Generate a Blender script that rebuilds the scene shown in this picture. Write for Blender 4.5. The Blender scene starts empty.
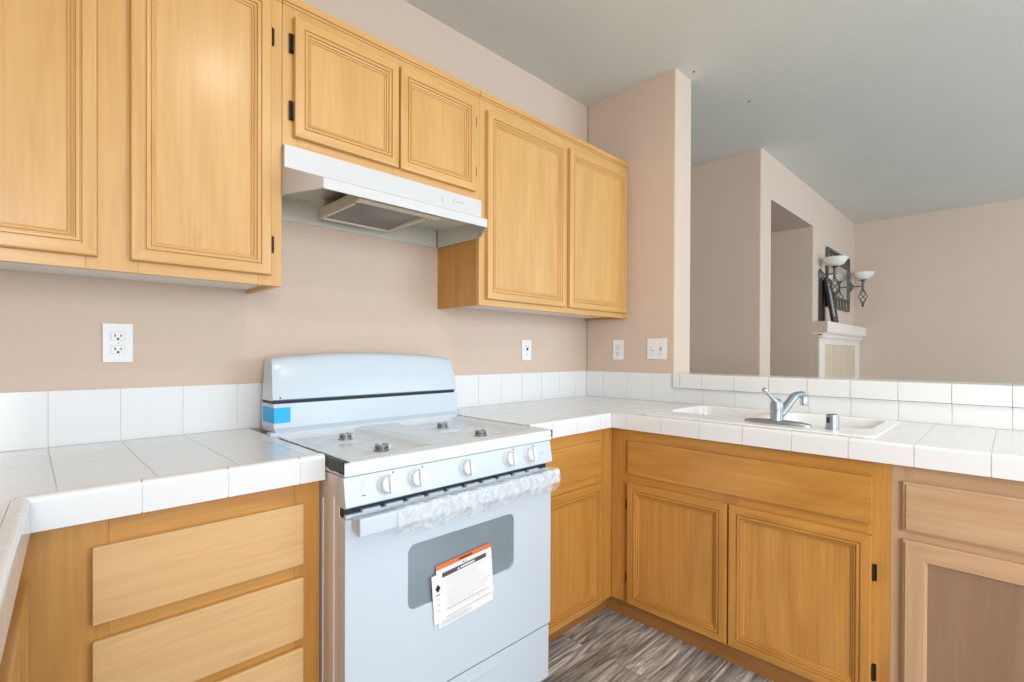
import bpy, bmesh, math, random
from mathutils import Matrix, Vector, noise
random.seed(7)
sc = bpy.context.scene
COL = sc.collection

# ---------------------------------------------------------------- camera
def setup_camera():
    a, t, q = (math.radians(v) for v in (45.4476, -0.2794, 0.2179))
    r = Vector((math.sin(a), -math.cos(a), 0)); fw = Vector((math.cos(a), math.sin(a), 0)); up = Vector((0, 0, 1))
    F = fw*math.cos(t) + up*math.sin(t); u2 = -fw*math.sin(t) + up*math.cos(t)
    R = r*math.cos(q) + u2*math.sin(q); U = -r*math.sin(q) + u2*math.cos(q)
    cd = bpy.data.cameras.new('camera'); co = bpy.data.objects.new('camera', cd); COL.objects.link(co)
    m = Matrix((R, U, -F)).transposed().to_4x4(); m.translation = (-2.4788, -1.8612, 1.1794)
    co.matrix_world = m
    cd.sensor_width = 36; cd.sensor_fit = 'HORIZONTAL'; cd.lens = 493.18/1024*36
    cd.shift_y = (354.97-341)/1024; cd.clip_start = 0.02
    sc.camera = co
setup_camera()

# ---------------------------------------------------------------- light
sc.view_settings.view_transform = 'Standard'; sc.view_settings.look = 'None'
sc.view_settings.gamma = 1; sc.view_settings.use_curve_mapping = False
sc.view_settings.exposure = 0.06
w = bpy.data.worlds.new('daylight'); sc.world = w; w.use_nodes = True
bg = w.node_tree.nodes['Background']
bg.inputs[0].default_value = (0.74, 0.92, 1.15, 1); bg.inputs[1].default_value = 1.05
def area(name, loc, target, sx, sy, power, col):
    l = bpy.data.lights.new(name, 'AREA'); l.shape = 'RECTANGLE'; l.size = sx; l.size_y = sy
    l.energy = power; l.color = col
    o = bpy.data.objects.new(name, l); COL.objects.link(o); o.location = loc
    o.rotation_euler = (Vector(target)-Vector(loc)).to_track_quat('-Z', 'Y').to_euler()
    return o
area('front_window_light', (1.6, -5.6, 1.6), (1.8, 0, 1.3), 3.0, 2.0, 110, (0.78, 0.92, 1.0))
area('side_fill_light', (-3.0, -4.0, 1.5), (1.2, -1.3, 1.1), 1.6, 1.6, 125, (1.0, 0.96, 0.91))  # added fill for the left-facing cabinets and walls, source unseen
for nm, lx, ly, pw in (('kitchen_downlight', -1.75, -1.75, 7), ('entry_downlight', -1.15, -2.45, 7)):
    l = bpy.data.lights.new(nm, 'AREA'); l.shape = 'DISK'; l.size = 0.16; l.energy = pw; l.color = (1.0, 0.96, 0.90)
    o = bpy.data.objects.new(nm, l); COL.objects.link(o); o.location = (lx, ly, 2.68)

# ---------------------------------------------------------------- materials
def srgb(r, g, b):
    f = lambda c: (c/12.92 if c <= .04045 else ((c+.055)/1.055)**2.4)
    return tuple(f(v/255) for v in (r, g, b)) + (1,)
def mat(name, col, rough=.5, metal=0, spec=.5, coat=0, bump=None, emit=None):
    m = bpy.data.materials.new(name); m.use_nodes = True; nt = m.node_tree; b = nt.nodes['Principled BSDF']
    b.inputs['Base Color'].default_value = col; b.inputs['Roughness'].default_value = rough
    b.inputs['Metallic'].default_value = metal; b.inputs['Specular IOR Level'].default_value = spec
    b.inputs['Coat Weight'].default_value = coat; b.inputs['Coat Roughness'].default_value = .08
    tc = nt.nodes.new('ShaderNodeTexCoord'); n = nt.nodes.new('ShaderNodeTexNoise')
    nt.links.new(tc.outputs['Object'], n.inputs['Vector'])
    sc_, st, var = bump or (40, .02, .03)
    n.inputs['Scale'].default_value = sc_; n.inputs['Detail'].default_value = 3
    bp = nt.nodes.new('ShaderNodeBump'); bp.inputs['Strength'].default_value = st; bp.inputs['Distance'].default_value = .004
    nt.links.new(n.outputs['Fac'], bp.inputs['Height']); nt.links.new(bp.outputs['Normal'], b.inputs['Normal'])
    n2 = nt.nodes.new('ShaderNodeTexNoise'); n2.inputs['Scale'].default_value = 3
    nt.links.new(tc.outputs['Object'], n2.inputs['Vector'])
    rp = nt.nodes.new('ShaderNodeValToRGB')
    lo = tuple(c*(1-var) for c in col[:3]) + (1,); hi = tuple(min(1, c*(1+var)) for c in col[:3]) + (1,)
    rp.color_ramp.elements[0].color = lo; rp.color_ramp.elements[1].color = hi
    rp.color_ramp.elements[0].position = .3; rp.color_ramp.elements[1].position = .7
    nt.links.new(n2.outputs['Fac'], rp.inputs['Fac']); nt.links.new(rp.outputs['Color'], b.inputs['Base Color'])
    return m
def wood(name, light, dark, vertical, rough=.36, contrast=.5, streak=(0.25, 0.12, 0.04)):
    m = bpy.data.materials.new(name); m.use_nodes = True; nt = m.node_tree; b = nt.nodes['Principled BSDF']; L = nt.links.new
    N = lambda k: nt.nodes.new('ShaderNode'+k)
    tc = N('TexCoord'); oi = N('ObjectInfo'); ad = N('VectorMath'); ad.operation = 'ADD'
    mul = N('Math'); mul.operation = 'MULTIPLY'; mul.inputs[1].default_value = 13.7
    L(oi.outputs['Random'], mul.inputs[0]); cb = N('CombineXYZ')
    for i in range(3): L(mul.outputs[0], cb.inputs[i])
    L(tc.outputs['Object'], ad.inputs[0]); L(cb.outputs[0], ad.inputs[1])
    mp = N('Mapping'); mp.inputs['Scale'].default_value = (3.6, 3.6, .55) if vertical else (.55, .55, 3.6)
    L(ad.outputs[0], mp.inputs['Vector'])
    n1 = N('TexNoise'); n1.inputs['Scale'].default_value = 1.6; n1.inputs['Detail'].default_value = 3; n1.inputs['Distortion'].default_value = 1.8
    L(mp.outputs[0], n1.inputs['Vector'])
    mp2 = N('Mapping'); mp2.inputs['Scale'].default_value = (90, 90, 3) if vertical else (3, 3, 90)
    L(ad.outputs[0], mp2.inputs['Vector'])
    n2 = N('TexNoise'); n2.inputs['Scale'].default_value = 1; n2.inputs['Detail'].default_value = 5; n2.inputs['Distortion'].default_value = .4
    L(mp2.outputs[0], n2.inputs['Vector'])
    rp = N('ValToRGB'); e = rp.color_ramp.elements
    e[0].position = .28; e[0].color = dark; e[1].position = .62; e[1].color = light
    L(n1.outputs['Fac'], rp.inputs['Fac'])
    r2 = N('ValToRGB'); e = r2.color_ramp.elements; e[0].position = .35; e[0].color = (1-contrast*.17,)*3+(1,); e[1].position = .62; e[1].color = (1, 1, 1, 1)
    L(n2.outputs['Fac'], r2.inputs['Fac'])
    mx = N('MixRGB'); mx.blend_type = 'MULTIPLY'; mx.inputs[0].default_value = 1
    L(rp.outputs[0], mx.inputs[1]); L(r2.outputs[0], mx.inputs[2])
    mp3 = N('Mapping'); mp3.inputs['Scale'].default_value = (26, 26, 3.2) if vertical else (3.2, 3.2, 26)
    L(ad.outputs[0], mp3.inputs['Vector'])
    n3 = N('TexNoise'); n3.inputs['Scale'].default_value = 1; n3.inputs['Detail'].default_value = 2
    L(mp3.outputs[0], n3.inputs['Vector'])
    r3 = N('ValToRGB'); e = r3.color_ramp.elements; e[0].position = .64; e[0].color = (0, 0, 0, 1); e[1].position = .78; e[1].color = (.35*contrast,)*3+(1,)
    L(n3.outputs['Fac'], r3.inputs['Fac'])
    m2 = N('MixRGB'); L(r3.outputs[0], m2.inputs[0]); L(mx.outputs[0], m2.inputs[1]); m2.inputs[2].default_value = streak+(1,)
    L(m2.outputs[0], b.inputs['Base Color'])
    b.inputs['Roughness'].default_value = rough; b.inputs['Specular IOR Level'].default_value = .45
    b.inputs['Coat Weight'].default_value = .3; b.inputs['Coat Roughness'].default_value = .22
    bp = N('Bump'); bp.inputs['Strength'].default_value = .04; bp.inputs['Distance'].default_value = .002
    L(n2.outputs['Fac'], bp.inputs['Height']); L(bp.outputs[0], b.inputs['Normal'])
    return m
def floor_mat():
    m = bpy.data.materials.new('grey_plank_vinyl'); m.use_nodes = True; nt = m.node_tree; b = nt.nodes['Principled BSDF']; L = nt.links.new
    N = lambda k: nt.nodes.new('ShaderNode'+k)
    tc = N('TexCoord')
    br = N('TexBrick'); br.inputs['Scale'].default_value = 1; br.inputs['Brick Width'].default_value = 1.22; br.inputs['Row Height'].default_value = .15
    br.inputs['Mortar Size'].default_value = .0008; br.inputs['Color1'].default_value = (0, 0, 0, 1); br.inputs['Color2'].default_value = (1, 1, 1, 1)
    br.inputs['Mortar'].default_value = (.5, .5, .5, 1)
    L(tc.outputs['Object'], br.inputs['Vector'])
    sx = N('Vector'+'Math'); sx.operation = 'MULTIPLY_ADD'; sx.inputs[1].default_value = (7, 7, 7)
    L(br.outputs['Color'], sx.inputs[0]); L(tc.outputs['Object'], sx.inputs[2])
    mp = N('Mapping'); mp.inputs['Scale'].default_value = (1.3, 11, 1); L(sx.outputs[0], mp.inputs['Vector'])
    n1 = N('TexNoise'); n1.inputs['Scale'].default_value = 1.7; n1.inputs['Detail'].default_value = 8; n1.inputs['Distortion'].default_value = 2.2; n1.inputs['Roughness'].default_value = .62
    L(mp.outputs[0], n1.inputs['Vector'])
    rp = N('ValToRGB'); e = rp.color_ramp.elements
    e[0].position = .33; e[0].color = srgb(98, 94, 92); e[1].position = .68; e[1].color = srgb(240, 239, 238)
    x = e.new(.5); x.color = srgb(172, 170, 168)
    L(n1.outputs['Fac'], rp.inputs['Fac'])
    mp2 = N('Mapping'); mp2.inputs['Scale'].default_value = (4, 120, 1); L(sx.outputs[0], mp2.inputs['Vector'])
    n2 = N('TexNoise'); n2.inputs['Scale'].default_value = 1; n2.inputs['Detail'].default_value = 4; n2.inputs['Distortion'].default_value = .6
    L(mp2.outputs[0], n2.inputs['Vector'])
    r2 = N('ValToRGB'); e = r2.color_ramp.elements; e[0].position = .36; e[0].color = (.55, .52, .5, 1); e[1].position = .58; e[1].color = (1, 1, 1, 1)
    L(n2.outputs['Fac'], r2.inputs['Fac'])
    mx = N('MixRGB'); mx.blend_type = 'MULTIPLY'; mx.inputs[0].default_value = 1; L(rp.outputs[0], mx.inputs[1]); L(r2.outputs[0], mx.inputs[2])
    m2 = N('MixRGB'); L(br.outputs['Fac'], m2.inputs[0]); L(mx.outputs[0], m2.inputs[1]); m2.inputs[2].default_value = (.03, .027, .025, 1)
    L(m2.outputs[0], b.inputs['Base Color']); b.inputs['Roughness'].default_value = .42
    bp = N('Bump'); bp.inputs['Strength'].default_value = .12; bp.inputs['Distance'].default_value = .002
    L(n2.outputs['Fac'], bp.inputs['Height']); L(bp.outputs[0], b.inputs['Normal'])
    return m

PAINT = mat('beige_wall_paint', (0.63, 0.505, 0.415, 1), .75, spec=.25, bump=(190, .10, .01))
CEIL = mat('ceiling_paint', (0.70, 0.69, 0.63, 1), .85, spec=.2, bump=(70, .35, .015))
TRIMW = mat('white_trim_paint', (0.80, 0.72, 0.64, 1), .5)
FLOOR = floor_mat()
HL, HD = (0.67, 0.39, 0.135, 1), (0.60, 0.33, 0.10, 1)
WV = wood('honey_maple_vertical', HL, HD, True); WH = wood('honey_maple_horizontal', HL, HD, False)
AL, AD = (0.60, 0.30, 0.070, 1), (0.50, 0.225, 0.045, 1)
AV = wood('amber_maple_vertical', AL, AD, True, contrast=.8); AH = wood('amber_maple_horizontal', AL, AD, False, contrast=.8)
DL, DD = (0.74, 0.475, 0.22, 1), (0.67, 0.41, 0.175, 1)
DH = wood('pale_maple_horizontal', DL, DD, False, contrast=.6)
NV = wood('raw_alder_vertical', (0.56, 0.37, 0.22, 1), (0.48, 0.30, 0.17, 1), True, .55)
NH = wood('raw_alder_horizontal', (0.56, 0.37, 0.22, 1), (0.48, 0.30, 0.17, 1), False, .55)
TOE = wood('shaded_toe_kick_maple', (0.38, 0.18, 0.048, 1), (0.30, 0.13, 0.03, 1), False, .55)  # maple darkened: the shade under the cabinets is put into the colour
NP = wood('raw_walnut_panel', (0.30, 0.185, 0.115, 1), (0.25, 0.15, 0.09, 1), True, .6)
WHITEP = mat('white_melamine', (0.80, 0.79, 0.76, 1), .5)
TILE = mat('glossy_white_tile', (0.77, 0.795, 0.815, 1), .16, spec=.42, bump=(9, .006, .008))
GROUT = mat('grey_grout', (0.78, 0.79, 0.79, 1), .9)
ENAMEL = mat('white_enamel', (0.57, 0.655, 0.735, 1), .22, spec=.5, bump=(20, .004, .005))
PORC = mat('lightened_cooktop_porcelain', (0.70, 0.755, 0.80, 1), .24, spec=.4, bump=(20, .004, .005))  # lighter than the enamel, standing in for light the flat top misses
ENSIDE = mat('stove_side_paint', (0.72, 0.68, 0.66, 1), .4)
KNOBM = mat('white_knob_plastic', (0.70, 0.75, 0.79, 1), .3)
BLACK = mat('black_gap', (0.012, 0.014, 0.018, 1), .5)
DKGREY = mat('dark_grey_print', (0.08, 0.085, 0.095, 1), .6)
GREYPR = mat('light_grey_print', (0.42, 0.44, 0.47, 1), .6)
STEEL = mat('burner_aluminium', (0.35, 0.36, 0.37, 1), .4, metal=.8)
CHROME = mat('satin_chrome', (0.62, 0.66, 0.69, 1), .17, metal=1)
NICKEL = mat('brushed_nickel', (0.40, 0.45, 0.485, 1), .42, metal=1)
BRONZE = mat('dark_hinge_bronze', (0.035, 0.028, 0.022, 1), .35, metal=.8)
IRON = mat('pewter_iron', (0.13, 0.13, 0.125, 1), .5, metal=.6, bump=(60, .2, .1))
ALAB = mat('alabaster_glass', (0.78, 0.76, 0.68, 1), .3)
HOODW = mat('white_hood_enamel', (0.61, 0.615, 0.62, 1), .3, bump=(20, .004, .005))
HOODIN = mat('hood_inside_paint', (0.60, 0.60, 0.53, 1), .4)
HOODBX = mat('hood_cream_panel', (0.66, 0.61, 0.51, 1), .4)
MESHM = mat('grease_filter_mesh', (0.30, 0.285, 0.27, 1), .6, metal=.4, bump=(420, 1.0, .35))
BLUET = mat('blue_masking_tape', (0.015, 0.45, 0.83, 1), .5)
BLKT = mat('black_foil_tape', (0.022, 0.025, 0.03, 1), .4, spec=.3, bump=(60, .8, .3))
PAPER = mat('white_paper', (0.83, 0.84, 0.86, 1), .7)
ORANGE = mat('orange_print', (0.75, 0.17, 0.04, 1), .7)
PLATE = mat('white_wall_plate', (0.82, 0.83, 0.84, 1), .35)
SINKM = mat('white_sink_enamel', (0.87, 0.88, 0.89, 1), .10, bump=(20, .004, .004))
TANT = mat('tan_stone_tile', (0.64, 0.51, 0.37, 1), .5, bump=(30, .1, .06))
TANG = mat('tan_grout', (0.68, 0.58, 0.45, 1), .9)
BROWNB = mat('dark_brown_board', (0.055, 0.04, 0.03, 1), .5)
BLACKF = mat('black_frame_lacquer', (0.015, 0.014, 0.014, 1), .35)
GREYF = mat('grey_picture_mat', (0.34, 0.33, 0.31, 1), .5)
def glass_dark():
    m = mat('oven_window_glass', (0.22, 0.27, 0.31, 1), .06, spec=.6, bump=(3, .01, .12)); return m
OGLASS = glass_dark()
def mirror_mat():
    m = mat('mirror_silver', (0.80, 0.82, 0.80, 1), .03, metal=1, bump=(2, .0, .01)); return m
MIRROR = mirror_mat()
def film_mat():
    m = bpy.data.materials.new('clear_crinkled_film'); m.use_nodes = True; nt = m.node_tree
    b = nt.nodes['Principled BSDF']; b.inputs['Base Color'].default_value = (.9, .93, .95, 1); b.inputs['Roughness'].default_value = .12
    tr = nt.nodes.new('ShaderNodeBsdfTransparent'); mx = nt.nodes.new('ShaderNodeMixShader'); tc = nt.nodes.new('ShaderNodeTexCoord')
    n = nt.nodes.new('ShaderNodeTexNoise'); n.inputs['Scale'].default_value = 45; n.inputs['Detail'].default_value = 4
    rp = nt.nodes.new('ShaderNodeValToRGB'); rp.color_ramp.elements[0].position = .4; rp.color_ramp.elements[1].position = .7
    rp.color_ramp.elements[0].color = (.05,)*3+(1,); rp.color_ramp.elements[1].color = (.45,)*3+(1,)
    L = nt.links.new
    L(tc.outputs['Object'], n.inputs['Vector']); L(n.outputs['Fac'], rp.inputs['Fac']); L(rp.outputs[0], mx.inputs[0])
    L(tr.outputs[0], mx.inputs[1]); L(b.outputs[0], mx.inputs[2]); L(mx.outputs[0], nt.nodes['Material Output'].inputs['Surface'])
    return m
FILM = film_mat()

# ---------------------------------------------------------------- mesh helpers
I4 = Matrix.Identity(4)
def frame_matrix(o, u, v, wv):
    m = Matrix((Vector(u), Vector(v), Vector(wv))).transposed().to_4x4(); m.translation = o; return m
BACK = frame_matrix((0, 0, 0), (1, 0, 0), (0, 0, 1), (0, -1, 0))        # u = x, v = up, w = out from the stove wall
RIGHT = frame_matrix((0, 0, 0), (0, -1, 0), (0, 0, 1), (-1, 0, 0))      # u = away from the corner, w = out from the sink wall
LA = math.radians(2.8)
LEFT = frame_matrix((-2.4955, -.60, 0), (-math.sin(LA), -math.cos(LA), 0), (0, 0, 1), (math.cos(LA), -math.sin(LA), 0))

class MB:
    def __init__(s, M=I4): s.bm = bmesh.new(); s.M = M; s.mats = []
    def mi(s, m):
        if m not in s.mats: s.mats.append(m)
        return s.mats.index(m)
    def merge(s, t, m, smooth=False):
        i = s.mi(m)
        for f in t.faces: f.material_index = i; f.smooth = smooth
        me = bpy.data.meshes.new('t'); t.to_mesh(me); t.free(); s.bm.from_mesh(me); bpy.data.meshes.remove(me)
        return s
    def box(s, a0, a1, b0, b1, c0, c1, m, bev=0, seg=2, sel=None):
        t = bmesh.new(); bmesh.ops.create_cube(t, size=1)
        for v in t.verts:
            v.co = ((a0+a1)/2 + v.co.x*(a1-a0), (b0+b1)/2 + v.co.y*(b1-b0), (c0+c1)/2 + v.co.z*(c1-c0))
        if bev:
            ed = [e for e in t.edges if (sel is None or sel(e))]
            bmesh.ops.bevel(t, geom=ed, offset=bev, segments=seg, profile=.5, affect='EDGES')
        return s.merge(t, m, bev > 0)
    def prism(s, poly, axis, c0, c1, m, bev=0, smooth=False):
        t = bmesh.new(); vs = []
        for c in (c0, c1):
            ring = []
            for p, q in poly:
                ring.append(t.verts.new({'x': (c, p, q), 'y': (p, c, q), 'z': (p, q, c)}[axis]))
            vs.append(ring)
        n = len(poly)
        t.faces.new(vs[0]); t.faces.new(vs[1][::-1])
        for i in range(n): t.faces.new((vs[0][i], vs[0][(i+1) % n], vs[1][(i+1) % n], vs[1][i]))
        bmesh.ops.recalc_face_normals(t, faces=t.faces)
        if bev: bmesh.ops.bevel(t, geom=list(t.edges), offset=bev, segments=2, profile=.5, affect='EDGES')
        return s.merge(t, m, smooth or bev > 0)
    def lathe(s, prof, c, axis, m, n=24, ex=1.0):
        t = bmesh.new(); d = Vector(axis).normalized(); e1 = d.orthogonal().normalized(); e2 = d.cross(e1); c = Vector(c); rings = []
        for r, h in prof:
            if r < 1e-6: rings.append([t.verts.new(c + d*h)])
            else: rings.append([t.verts.new(c + d*h + (e1*math.cos(k*2*math.pi/n) + e2*math.sin(k*2*math.pi/n))*r) for k in range(n)])
        for A, B in zip(rings, rings[1:]):
            for k in range(n):
                k2 = (k+1) % n
                if len(A) == 1 and len(B) == 1: continue
                if len(A) == 1: t.faces.new((A[0], B[k2], B[k]))
                elif len(B) == 1: t.faces.new((A[k], A[k2], B[0]))
                else: t.faces.new((A[k], A[k2], B[k2], B[k]))
        for ring in (rings[0], rings[-1]):
            if len(ring) > 2: t.faces.new(ring)
        bmesh.ops.recalc_face_normals(t, faces=t.faces)
        return s.merge(t, m, True)
    def tube(s, pts, r, m, n=10, closed=False):
        t = bmesh.new(); pts = [Vector(p) for p in pts]; rings = []; N = len(pts)
        rr = r if isinstance(r, (list, tuple)) else [r]*N
        e1 = None
        for i, p in enumerate(pts):
            d = (pts[min(i+1, N-1)] - pts[max(i-1, 0)]) if not closed else (pts[(i+1) % N]-pts[i-1])
            d.normalize()
            if e1 is None: e1 = d.orthogonal().normalized()
            else: e1 = (e1 - d*e1.dot(d)).normalized()
            e2 = d.cross(e1)
            rings.append([t.verts.new(p + (e1*math.cos(k*2*math.pi/n)+e2*math.sin(k*2*math.pi/n))*rr[i]) for k in range(n)])
        seq = list(zip(rings, rings[1:])) + ([(rings[-1], rings[0])] if closed else [])
        for A, B in seq:
            for k in range(n): t.faces.new((A[k], A[(k+1) % n], B[(k+1) % n], B[k]))
        if not closed: t.faces.new(rings[0]); t.faces.new(rings[-1])
        bmesh.ops.recalc_face_normals(t, faces=t.faces)
        return s.merge(t, m, True)
    def grid(s, fn, nu, nv, m, smooth=True):
        t = bmesh.new(); V = [[t.verts.new(fn(i/nu, j/nv)) for j in range(nv+1)] for i in range(nu+1)]
        for i in range(nu):
            for j in range(nv): t.faces.new((V[i][j], V[i+1][j], V[i+1][j+1], V[i][j+1]))
        return s.merge(t, m, smooth)
    def frame(s, u0, u1, v0, v1, w0, prof, mv, mh):
        # mitred rectangular moulding: prof = [(inset, height)...]
        t = bmesh.new(); rings = []
        for i, h in prof:
            rings.append([t.verts.new(p) for p in ((u0+i, v0+i, w0+h), (u1-i, v0+i, w0+h), (u1-i, v1-i, w0+h), (u0+i, v1-i, w0+h))])
        a, b = s.mi(mv), s.mi(mh)
        for A, B in zip(rings, rings[1:]):
            for k in range(4):
                f = t.faces.new((A[k], A[(k+1) % 4], B[(k+1) % 4], B[k])); f.material_index = b if k % 2 == 0 else a
        bmesh.ops.recalc_face_normals(t, faces=t.faces)
        me = bpy.data.meshes.new('t'); t.to_mesh(me); t.free(); s.bm.from_mesh(me); bpy.data.meshes.remove(me)
        return s
    def build(s, name, parent=None, base=None, recalc=False, sharp=32):
        bm = s.bm; bm.transform(s.M)
        if recalc or s.M.determinant() < 0: bmesh.ops.recalc_face_normals(bm, faces=bm.faces)
        off = Vector((0, 0, 0)); p = parent
        if parent is not None:
            while p is not None: off += p.location; p = p.parent
            loc = Vector((0, 0, 0))
        else:
            if base is None:
                xs = [v.co for v in bm.verts]
                base = ((min(v.x for v in xs)+max(v.x for v in xs))/2, (min(v.y for v in xs)+max(v.y for v in xs))/2, min(v.z for v in xs))
            off = Vector(base); loc = off
        bmesh.ops.translate(bm, verts=bm.verts, vec=-off)
        me = bpy.data.meshes.new(name); bm.to_mesh(me); bm.free()
        for m in s.mats: me.materials.append(m)
        me.set_sharp_from_angle(angle=math.radians(sharp))
        o = bpy.data.objects.new(name, me); COL.objects.link(o); o.location = loc
        if parent is not None: o.parent = parent
        wn = o.modifiers.new('face_weighted_normals', 'WEIGHTED_NORMAL'); wn.keep_sharp = True
        return o
def tag(o, label, cat, group=None):
    o['label'] = label; o['category'] = cat
    if group: o['group'] = group
    return o
def thing(name, loc, label, cat, group=None):
    o = bpy.data.objects.new(name, None); o.empty_display_size = .1; COL.objects.link(o); o.location = loc
    return tag(o, label, cat, group)
def struct(mb, name):
    o = mb.build(name); o['kind'] = 'structure'; return o
vert = lambda e: abs(e.verts[0].co.z-e.verts[1].co.z) > 1e-4 and (e.verts[0].co.xy-e.verts[1].co.xy).length < 1e-4

# ---------------------------------------------------------------- room shell
ZC = 2.704
struct(MB().box(-3.3, 5.2, -5.2, 2.7, -.06, 0, FLOOR), 'floor')
struct(MB().box(-3.3, 4.62, -4.4, 2.7, ZC, ZC+.1, CEIL), 'ceiling')
struct(MB().box(-3.25, .18, 0, .14, 0, ZC, PAINT), 'wall_back')
struct(MB().box(-3.25, -3.12, -3.6, 0, 0, ZC, PAINT), 'wall_left')
struct(MB().box(0, .183, -.588, 0, 0, ZC, PAINT, .012, 3, vert), 'wall_right')
struct(MB().box(.004, .17, -3.3, -.588, 0, 1.052, PAINT), 'wall_bar')
XD, YE, XF = 1.41, -.547, 4.45
struct(MB().box(XD, 1.6085, YE, 2.5, 0, ZC, PAINT, .015, 3, lambda e: vert(e) and e.verts[0].co.x < XD+.05), 'wall_hall_left')
struct(MB().box(1.6085, 2.742, YE, 2.5, 2.368, ZC, PAINT), 'wall_hall_header')
struct(MB().box(2.742, XF, YE, 2.5, 0, ZC, PAINT), 'wall_living_back')
struct(MB().box(XF, XF+.14, -4.4, 2.5, 0, ZC, PAINT), 'wall_living_right')
struct(MB().box(-3.25, 4.6, 2.5, 2.62, 0, ZC, PAINT), 'wall_hall_end')

# ---------------------------------------------------------------- cabinets
DOORP = [(0, 0), (0, .013), (.002, .0165), (.006, .0185), (.028, .0185), (.0292, .0135), (.0315, .0135), (.0330, .0178), (.0365, .0182), (.0395, .0172),
         (.0408, .0118), (.0428, .0118), (.0440, .0145), (.0475, .0130), (.0485, .0085), (.0505, .0085), (.0515, .0098), (.054, .0088), (.0555, .0045)]
def panel_door(M, parent, u0, u1, v0, v1, w0, mv, mh, hinges=(), hinge_u=None, hsize=.05):
    b = MB(M); b.frame(u0, u1, v0, v1, w0, DOORP, mv, mh)
    d = b.build('door', parent, recalc=False)
    p = MB(M).box(u0+.052, u1-.052, v0+.052, v1-.052, w0+.001, w0+.0052, mv).build('door_panel', d)
    for hv in hinges:
        s = 1 if hinge_u > (u0+u1)/2 else -1
        hb = MB(M)
        hb.box(hinge_u, hinge_u+s*.011, hv-hsize/2, hv+hsize/2, w0-.002, w0+.004, BRONZE, .002)
        hb.lathe([(0, 0), (.0035, .002), (.0042, .006), (.0042, hsize-.006), (.0035, hsize-.002), (0, hsize)], (hinge_u+s*.003, hv-hsize/2, w0+.008), (0, 1, 0), BRONZE, 10)
        hb.lathe([(.0025, 0), (.0028, .002), (0, .003)], (hinge_u+s*.008, hv-.012, w0+.004), (0, 0, 1), BRONZE, 8)
        h = hb.build('hinge', d); h['label'] = 'dark bronze hinge'
    return d
def slab(M, parent, name, u0, u1, v0, v1, w0, m, th=.018, bev=.004):
    return MB(M).box(u0, u1, v0, v1, w0, w0+th, m, bev, 2).build(name, parent)
def carcass(M, parent, u0, u1, v0, v1, w0, w1, mv, inner=WHITEP, name='cabinet_box', bottom_lift=0):
    b = MB(M); t = .016
    b.box(u0, u0+t, v0, v1, w0, w1, mv); b.box(u1-t, u1, v0, v1, w0, w1, mv)
    b.box(u0+t, u1-t, v0+bottom_lift, v0+bottom_lift+t, w0, w1, inner); b.box(u0+t, u1-t, v0+bottom_lift+t, v1, w0, w0+.006, inner)
    return b.build(name, parent)
def face_frame(M, parent, stiles, rails, w0, w1, mv, mh):
    b = MB(M)
    for a0, a1, c0, c1 in stiles: b.box(a0, a1, c0, c1, w0, w1, mv, .0008, 1)
    for a0, a1, c0, c1 in rails: b.box(a0, a1, c0, c1, w0, w1-.0003, mh, .0008, 1)
    return b.build('face_frame', parent)
ZU0, ZU1, WU = 1.3785, 2.272, .292
def crown(M, parent, u0, u1, v, w0):
    b = MB(M)
    b.box(u0, u1, v-.022, v, w0-.012, w0+.010, WH, .002); b.box(u0, u1, v-.030, v-.021, w0-.012, w0+.004, WH, .001)
    return b.build('top_moulding', parent)

def upper_left():
    t = thing('wall_cabinet', (-2.3, 0, ZU0), 'tall honey maple wall cabinet left of the range hood', 'cabinet', 'honey maple wall cabinets')
    u0, u1 = -2.72, -1.923
    carcass(BACK, t, u0, u1, ZU0, ZU1-.03, 0.001, WU-.019, WV, bottom_lift=.014)
    face_frame(BACK, t, [(u0, u0+.045, ZU0, ZU1-.02), (-2.378, -2.275, ZU0, ZU1-.02), (-1.990, u1, ZU0, ZU1-.02)], [(u0+.045, -2.378, ZU0, ZU0+.045), (-2.275, -1.990, ZU0, ZU0+.045), (u0+.045, -2.378, ZU1-.075, ZU1-.02), (-2.275, -1.990, ZU1-.075, ZU1-.02)], WU-.019, WU, WV, WH)
    crown(BACK, t, u0, u1-.001, ZU1, WU)
    panel_door(BACK, t, -2.70, -2.356, 1.408, 2.235, WU+.001, WV, WH)
    panel_door(BACK, t, -2.293, -1.957, 1.408, 2.235, WU+.001, WV, WH, (2.125, 1.502), -1.957)
def upper_hood():
    t = thing('wall_cabinet', (-1.53, 0, 1.812), 'short honey maple wall cabinet directly above the range hood', 'cabinet', 'honey maple wall cabinets')
    u0, u1, z0 = -1.922, -1.131, 1.812
    carcass(BACK, t, u0, u1, z0, ZU1-.03, 0.001, WU-.019, WV)
    face_frame(BACK, t, [(u0, u0+.05, z0, ZU1-.02), (u1-.05, u1, z0, ZU1-.02), (-1.545, -1.495, z0, ZU1-.02)], [(u0+.05, u1-.05, z0, z0+.045), (u0+.05, u1-.05, ZU1-.078, ZU1-.02)], WU-.019, WU, WV, WH)
    crown(BACK, t, u0, u1-.001, ZU1, WU)
    panel_door(BACK, t, -1.891, -1.524, 1.842, 2.210, WU+.001, WV, WH, (2.128, 1.922), -1.891, .056)
    panel_door(BACK, t, -1.517, -1.160, 1.842, 2.210, WU+.001, WV, WH, (2.131, 1.926), -1.160, .042)
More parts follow.
